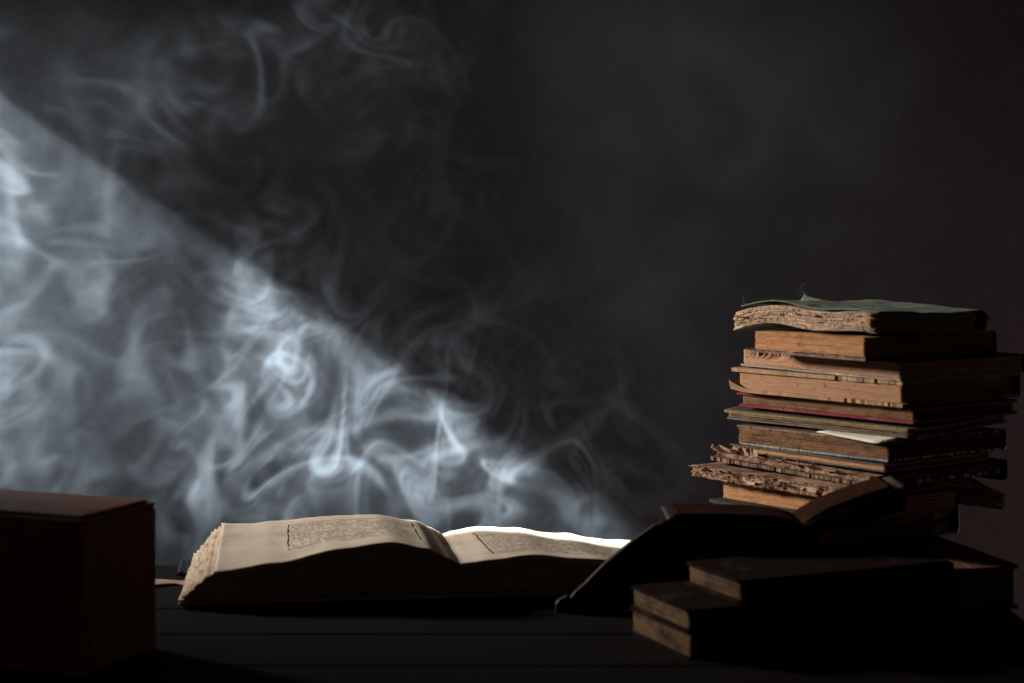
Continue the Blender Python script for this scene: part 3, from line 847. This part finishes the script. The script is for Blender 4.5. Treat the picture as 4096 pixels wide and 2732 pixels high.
# scrap of paper under the open book
ps = empty('paper_scrap', (-0.385, 2.035, 0), R(4))
tag(ps, 'torn scrap of yellowed paper poking out from under the open book', 'paper')
def scrap(u, v):
    x = -0.030 + 0.062 * u
    y = -0.008 - 0.006 * u + (0.022 + 0.006 * u) * v - (0.010 + 0.006 * nz(u * 9, 2)) * (1 - v) * math.sin(u * 9.0) * 0.6
    return (x, y, 0.0012 + 0.0025 * (1 - u) * (0.5 + 0.5 * math.sin(u * 7)) + 0.0006 * nz(u * 7, v * 5))
sheet_grid('leaf', scrap, 24, 6, 0.0003, M['paper_leaf'], ps)

SMOKE_COL = (0.62, 0.78, 0.96, 1); SMOKE_D = 0.028
# ------------------------------------------------------------------ smoke behind the table
# real drifting smoke: several thin curling sheets at different depths, drawn out by a small 2D flow simulation
SX0, SX1, SY0, SY1, SZ0, SZ1 = -1.00, 0.90, 2.26, 2.80, -0.16, 0.86
NX, NZ, NY = 1264, 680, 30
AX = (SX1 - SX0) / (SZ1 - SZ0)

def fluid_map(seed, steps, kpk, dt, amp=9.0, nx=384, nzz=208):
    g = np.random.default_rng(seed)
    kx = np.fft.fftfreq(nx, 1 / nx) * 2 * np.pi / AX; kz = np.fft.fftfreq(nzz, 1 / nzz) * 2 * np.pi
    KX, KZ = np.meshgrid(kx, kz); K2 = KX ** 2 + KZ ** 2; K2[0, 0] = 1; K = np.sqrt(K2) / (2 * np.pi)
    w = np.fft.fft2(g.standard_normal((nzz, nx))) * (K ** 2) * np.exp(-(K / kpk) ** 2); w[0, 0] = 0
    w = np.fft.ifft2(w).real; w *= amp / w.std()
    wh = np.fft.fft2(w); dea = (K < 0.33 * nzz); visc = np.exp(-dt * (1.2e-7 * K2 ** 2 + 2e-4 * K2))
    def rhs(wh):
        psi = wh / K2; psi[0, 0] = 0
        u = np.fft.ifft2(1j * KZ * psi).real; v = np.fft.ifft2(-1j * KX * psi).real
        wx = np.fft.ifft2(1j * KX * wh).real; wz = np.fft.ifft2(1j * KZ * wh).real
        return -np.fft.fft2(u * wx + v * wz) * dea, u, v
    U = []
    for _ in range(steps):
        k1, u, v = rhs(wh); U.append((u.astype(np.float32).ravel(), v.astype(np.float32).ravel()))
        k2, _, _ = rhs(wh + dt / 2 * k1); wh = (wh + dt * k2) * visc
    X, Z = np.meshgrid(np.arange(NX, dtype=np.float32) / NX * AX, np.arange(NZ, dtype=np.float32) / NZ)
    X = X.ravel().astype(np.float32); Z = Z.ravel().astype(np.float32)
    dt = np.float32(dt)
    for u, v in reversed(U):
        fx = X * np.float32(nx / AX); fz = Z * np.float32(nzz)
        i = np.floor(fx).astype(np.int32); j = np.floor(fz).astype(np.int32)
        fx = fx - i; fz = fz - j; i %= nx; j %= nzz; i1 = (i + 1) % nx; r0 = j * nx; r1 = ((j + 1) % nzz) * nx
        a, b2, c, d = r0 + i, r0 + i1, r1 + i, r1 + i1
        w3 = fx * fz; w1 = fx - w3; w2 = fz - w3; w0 = 1 - fx - w2
        X = X - dt * (u[a] * w0 + u[b2] * w1 + u[c] * w2 + u[d] * w3)
        Z = Z - dt * (v[a] * w0 + v[b2] * w1 + v[c] * w2 + v[d] * w3)
    return X.reshape(NZ, NX), Z.reshape(NZ, NX)

def vn(x, z, seed, per=256):
    t = np.random.default_rng(seed).random((per, per)).astype(np.float32)
    i = np.floor(x).astype(np.int32); j = np.floor(z).astype(np.int32)
    fx = x - i; fz = z - j; fx = fx * fx * (3 - 2 * fx); fz = fz * fz * (3 - 2 * fz)
    i %= per; j %= per; i1 = (i + 1) % per; j1 = (j + 1) % per
    return (t[j, i] * (1 - fx) + t[j, i1] * fx) * (1 - fz) + (t[j1, i] * (1 - fx) + t[j1, i1] * fx) * fz

def fbn(x, z, seed, o=3, gain=0.5):
    s = 0; a = 1.0; tot = 0
    for k in range(o):
        s = s + a * vn(x * 2 ** k + 17 * k, z * 2 ** k, seed + k); tot += a; a *= gain
    return s / tot

def blur(a, s):
    if s <= 0: return a
    r = int(3 * s + 1); k = np.exp(-0.5 * (np.arange(-r, r + 1) / s) ** 2); k /= k.sum()
    for ax in (0, 1):
        p = np.pad(a, [(r, r) if q == ax else (0, 0) for q in (0, 1)], mode='edge')
        a = sum(k[i] * (p[i:i + a.shape[0]] if ax == 0 else p[:, i:i + a.shape[1]]) for i in range(2 * r + 1))
    return a

gx, gz_ = np.meshgrid(SX0 + (SX1 - SX0) * np.arange(NX) / (NX - 1), SZ0 + (SZ1 - SZ0) * np.arange(NZ) / (NZ - 1))
gx = gx.astype(np.float32); gz_ = gz_.astype(np.float32)
def blob(x, z, rx, rz, rot=0.0, p=2.0):
    c, s = math.cos(R(rot)), math.sin(R(rot))
    dx, dz_ = mx - x, mz - z
    a = (dx * c + dz_ * s) / rx; b2 = (-dx * s + dz_ * c) / rz
    return np.exp(-(np.abs(a) ** p + np.abs(b2) ** p))
def smooth01(x): x = np.clip(x, 0, 1); return x * x * (3 - 2 * x)
maps = [fluid_map(11, 64, 11.5, 0.012, 10.0), fluid_map(29, 78, 14.5, 0.010, 11.0), fluid_map(41, 55, 8.0, 0.013, 9.0)]
# the clouds' outlines are dragged along by the same flow
H = SZ1 - SZ0
mx = gx + 0.30 * (maps[2][0] * H + SX0 - gx); mz = gz_ + 0.30 * (maps[2][1] * H + SZ0 - gz_)

# where the smoke hangs; extra at far left stands in for beam falloff (metres, in the plane of the drifting sheets)
wisps = (2.1 * blob(-0.84, 0.40, 0.22, 0.22) + 0.55 * blob(-0.64, 0.24, 0.17, 0.20)
         + 0.9 * blob(-0.345, 0.27, 0.085, 0.13, 0) + 1.45 * blob(-0.27, 0.13, 0.17, 0.12) + 1.6 * blob(-0.01, 0.060, 0.19, 0.10)
         + 0.70 * blob(-0.36, 0.02, 0.22, 0.08) + 0.60 * blob(-0.42, 0.58, 0.24, 0.08, 20) + 0.65 * blob(-0.24, 0.68, 0.11, 0.12)
         + 0.09 * blob(-0.15, 0.42, 0.35, 0.22) + 0.09 * blob(0.10, 0.2, 0.25, 0.2))
wisps *= 1 - 0.60 * blob(-0.57, 0.13, 0.07, 0.08)
mx, mz = gx + 0.06 * (maps[2][0] * H + SX0 - gx), gz_ + 0.06 * (maps[2][1] * H + SZ0 - gz_)
wisps *= 1 - 0.80 * blob(-0.458, 0.325, 0.075, 0.140, -12, 2.0)
wisps += 0.5 * blob(-0.372, 0.345, 0.040, 0.070, 30)
veil = (1.0 * blob(-0.86, 0.38, 0.27, 0.30) + 0.34 * blob(-0.62, 0.16, 0.32, 0.24) + 0.32 * blob(-0.22, 0.14, 0.22, 0.18) + 0.34 * blob(0.02, 0.05, 0.22, 0.13)
        + 2.6 * blob(0.26, 0.66, 0.34, 0.18) + 0.45 * blob(-0.50, 0.64, 0.35, 0.14) + 1.15 * blob(0.25, 0.40, 0.42, 0.28) + 0.05)
veil *= (1 - 0.7 * blob(-0.06, 0.50, 0.12, 0.24, 10)) * (1 - 0.40 * blob(-0.455, 0.32, 0.09, 0.15, -12, 2.0))
edge = smooth01((gx - SX0) / 0.10) * smooth01((SX1 - gx) / 0.25) * smooth01((SZ1 - gz_) / 0.06) * smooth01((gz_ - SZ0) / 0.06)
wisps *= edge; veil *= edge

specs = [  # map, flipped, body fx, fz, line fx, fz, seed, threshold, softness, depth, weight
    (0, False, 9, 6, 36, 8, 50, 0.38, 0.7, 2.36, 1.1),
    (1, False, 8, 6, 32, 9, 61, 0.39, 0.7, 2.43, 1.1),
    (2, False, 9, 4, 48, 5, 72, 0.38, 0.7, 2.48, 0.9),
    (2, True, 9, 4, 44, 6, 107, 0.40, 0.8, 2.42, 0.6),
    (0, True, 9, 6, 32, 9, 83, 0.40, 1.5, 2.54, 0.7),
]
raw = []
for n, (mi, flip, fx, fz, lx, lz, sd, th, soft, yd, wt) in enumerate(specs):
    X, Z = maps[mi]
    if flip: X, Z = X[:, ::-1], Z[:, ::-1]
    s = fbn(X * fx, Z * fz, sd, 3, 0.5)
    body = smooth01((s - th) * 4.0)
    ln = fbn(X * lx * 1.25, Z * lz * 1.25, sd + 400, 4, 0.68)
    ln2 = fbn(X * lx * 0.45 + 9, Z * lz * 0.6, sd + 600, 3, 0.55)
    d = body * (0.08 + 1.9 * np.clip((ln - 0.34) * 2.1, 0, 1.2) ** 1.9) * (0.15 + 1.6 * smooth01((ln2 - 0.30) * 2.4))
    raw.append(blur(d.astype(np.float32), soft) * wt)
tot_ = sum(raw)
gain = (tot_ / np.percentile(tot_, 75)) ** 0.15 / (1 + 0.22 * tot_ / np.percentile(tot_, 75)) * 1.25   # thick folds gather, thin places clear
sheets = []
for n, sp_ in enumerate(specs):
    yy = sp_[9] + 0.07 + 0.10 * (fbn(gx * 3 + n * 5, gz_ * 3, 300 + n, 2) - 0.5)
    sheets.append((1.7 * raw[n] * gain * wisps, yy, 0.026))
vX, vZ = maps[2]
vd = veil * (0.10 + 1.75 * fbn(vX * 5, vZ * 3, 140, 4, 0.6)) * (0.55 + 0.9 * fbn(gx * 4, gz_ * 3, 150, 2))
sheets.append((blur(vd.astype(np.float32), 6) * 1.0, 2.50 + 0.08 * (fbn(gx * 2, gz_ * 2, 333, 2) - 0.5), 0.11))

sme = bpy.data.meshes.new('smoke')
sme.vertices.add(NX * NZ)
co = np.stack([gx, np.full_like(gx, 2.48), gz_], -1).astype(np.float32)
sme.vertices.foreach_set('co', co.ravel())
for n, (d, yy, w) in enumerate(sheets):
    at = sme.attributes.new('sheet%d' % n, 'FLOAT_VECTOR', 'POINT')
    at.data.foreach_set('vector', np.stack([d / (w * math.sqrt(math.pi)), yy, np.full_like(d, 1 / w)], -1).astype(np.float32).ravel())
smoke = bpy.data.objects.new('smoke', sme); C.objects.link(smoke)
tag(smoke, 'curling pale blue smoke drifting behind the table through a shaft of light', 'smoke', kind='stuff')

ng = bpy.data.node_groups.new('smoke_sheets', 'GeometryNodeTree')
ng.interface.new_socket('Geometry', in_out='INPUT', socket_type='NodeSocketGeometry')
ng.interface.new_socket('Geometry', in_out='OUTPUT', socket_type='NodeSocketGeometry')
gi = ng.nodes.new('NodeGroupInput'); go = ng.nodes.new('NodeGroupOutput')
def gm(op, a, b2=None, c=None):
    n = ng.nodes.new('ShaderNodeMath'); n.operation = op
    for i, v in enumerate((a, b2, c)):
        if v is None: continue
        if isinstance(v, (int, float)): n.inputs[i].default_value = v
        else: ng.links.new(v, n.inputs[i])
    return n.outputs[0]
pos = ng.nodes.new('GeometryNodeInputPosition'); sp = ng.nodes.new('ShaderNodeSeparateXYZ'); ng.links.new(pos.outputs[0], sp.inputs[0])
ix = gm('ROUND', gm('MULTIPLY', gm('SUBTRACT', sp.outputs[0], SX0), (NX - 1) / (SX1 - SX0)))
iz = gm('ROUND', gm('MULTIPLY', gm('SUBTRACT', sp.outputs[2], SZ0), (NZ - 1) / (SZ1 - SZ0)))
fl = gm('MULTIPLY_ADD', iz, float(NX), ix)
idx = ng.nodes.new('FunctionNodeFloatToInt'); ng.links.new(fl, idx.inputs[0])
tot = None
for n in range(len(sheets)):
    na = ng.nodes.new('GeometryNodeInputNamedAttribute'); na.data_type = 'FLOAT_VECTOR'; na.inputs['Name'].default_value = 'sheet%d' % n
    si = ng.nodes.new('GeometryNodeSampleIndex'); si.data_type = 'FLOAT_VECTOR'; si.domain = 'POINT'; si.clamp = True
    ng.links.new(gi.outputs[0], si.inputs['Geometry']); ng.links.new(na.outputs['Attribute'], si.inputs['Value']); ng.links.new(idx.outputs[0], si.inputs['Index'])
    s3 = ng.nodes.new('ShaderNodeSeparateXYZ'); ng.links.new(si.outputs['Value'], s3.inputs[0])
    t = gm('MULTIPLY', gm('SUBTRACT', sp.outputs[1], s3.outputs[1]), s3.outputs[2])
    e = gm('MULTIPLY', gm('EXPONENT', gm('MULTIPLY', gm('MULTIPLY', t, t), -1.0)), s3.outputs[0])
    tot = e if tot is None else gm('ADD', tot, e)
fade = gm('MULTIPLY', gm('MULTIPLY', gm('SUBTRACT', sp.outputs[1], SY0), 25.0), gm('MULTIPLY', gm('SUBTRACT', SY1, sp.outputs[1]), 25.0))
tot = gm('MULTIPLY', tot, gm('MINIMUM', gm('MAXIMUM', fade, 0.0), 1.0))
vc = ng.nodes.new('GeometryNodeVolumeCube')
ng.links.new(tot, vc.inputs['Density'])
vc.inputs['Min'].default_value = (SX0, SY0, SZ0); vc.inputs['Max'].default_value = (SX1, SY1, SZ1)
vc.inputs['Resolution X'].default_value = NX; vc.inputs['Resolution Y'].default_value = NY; vc.inputs['Resolution Z'].default_value = NZ
sm_ = ng.nodes.new('GeometryNodeSetMaterial')
ms = bpy.data.materials.new('smoke'); ms.use_nodes = True
nt = ms.node_tree; nt.nodes.clear()
out = nt.nodes.new('ShaderNodeOutputMaterial'); pv = nt.nodes.new('ShaderNodeVolumePrincipled')
pv.inputs['Color'].default_value = SMOKE_COL; pv.inputs['Density'].default_value = SMOKE_D
pv.inputs['Anisotropy'].default_value = 0.0
nt.links.new(pv.outputs[0], out.inputs['Volume'])
sm_.inputs['Material'].default_value = ms; sme.materials.append(ms)
ng.links.new(vc.outputs[0], sm_.inputs[0]); ng.links.new(sm_.outputs[0], go.inputs[0])
md = smoke.modifiers.new('smoke_sheets', 'NODES'); md.node_group = ng
print('script', round(time.time() - T0, 1))
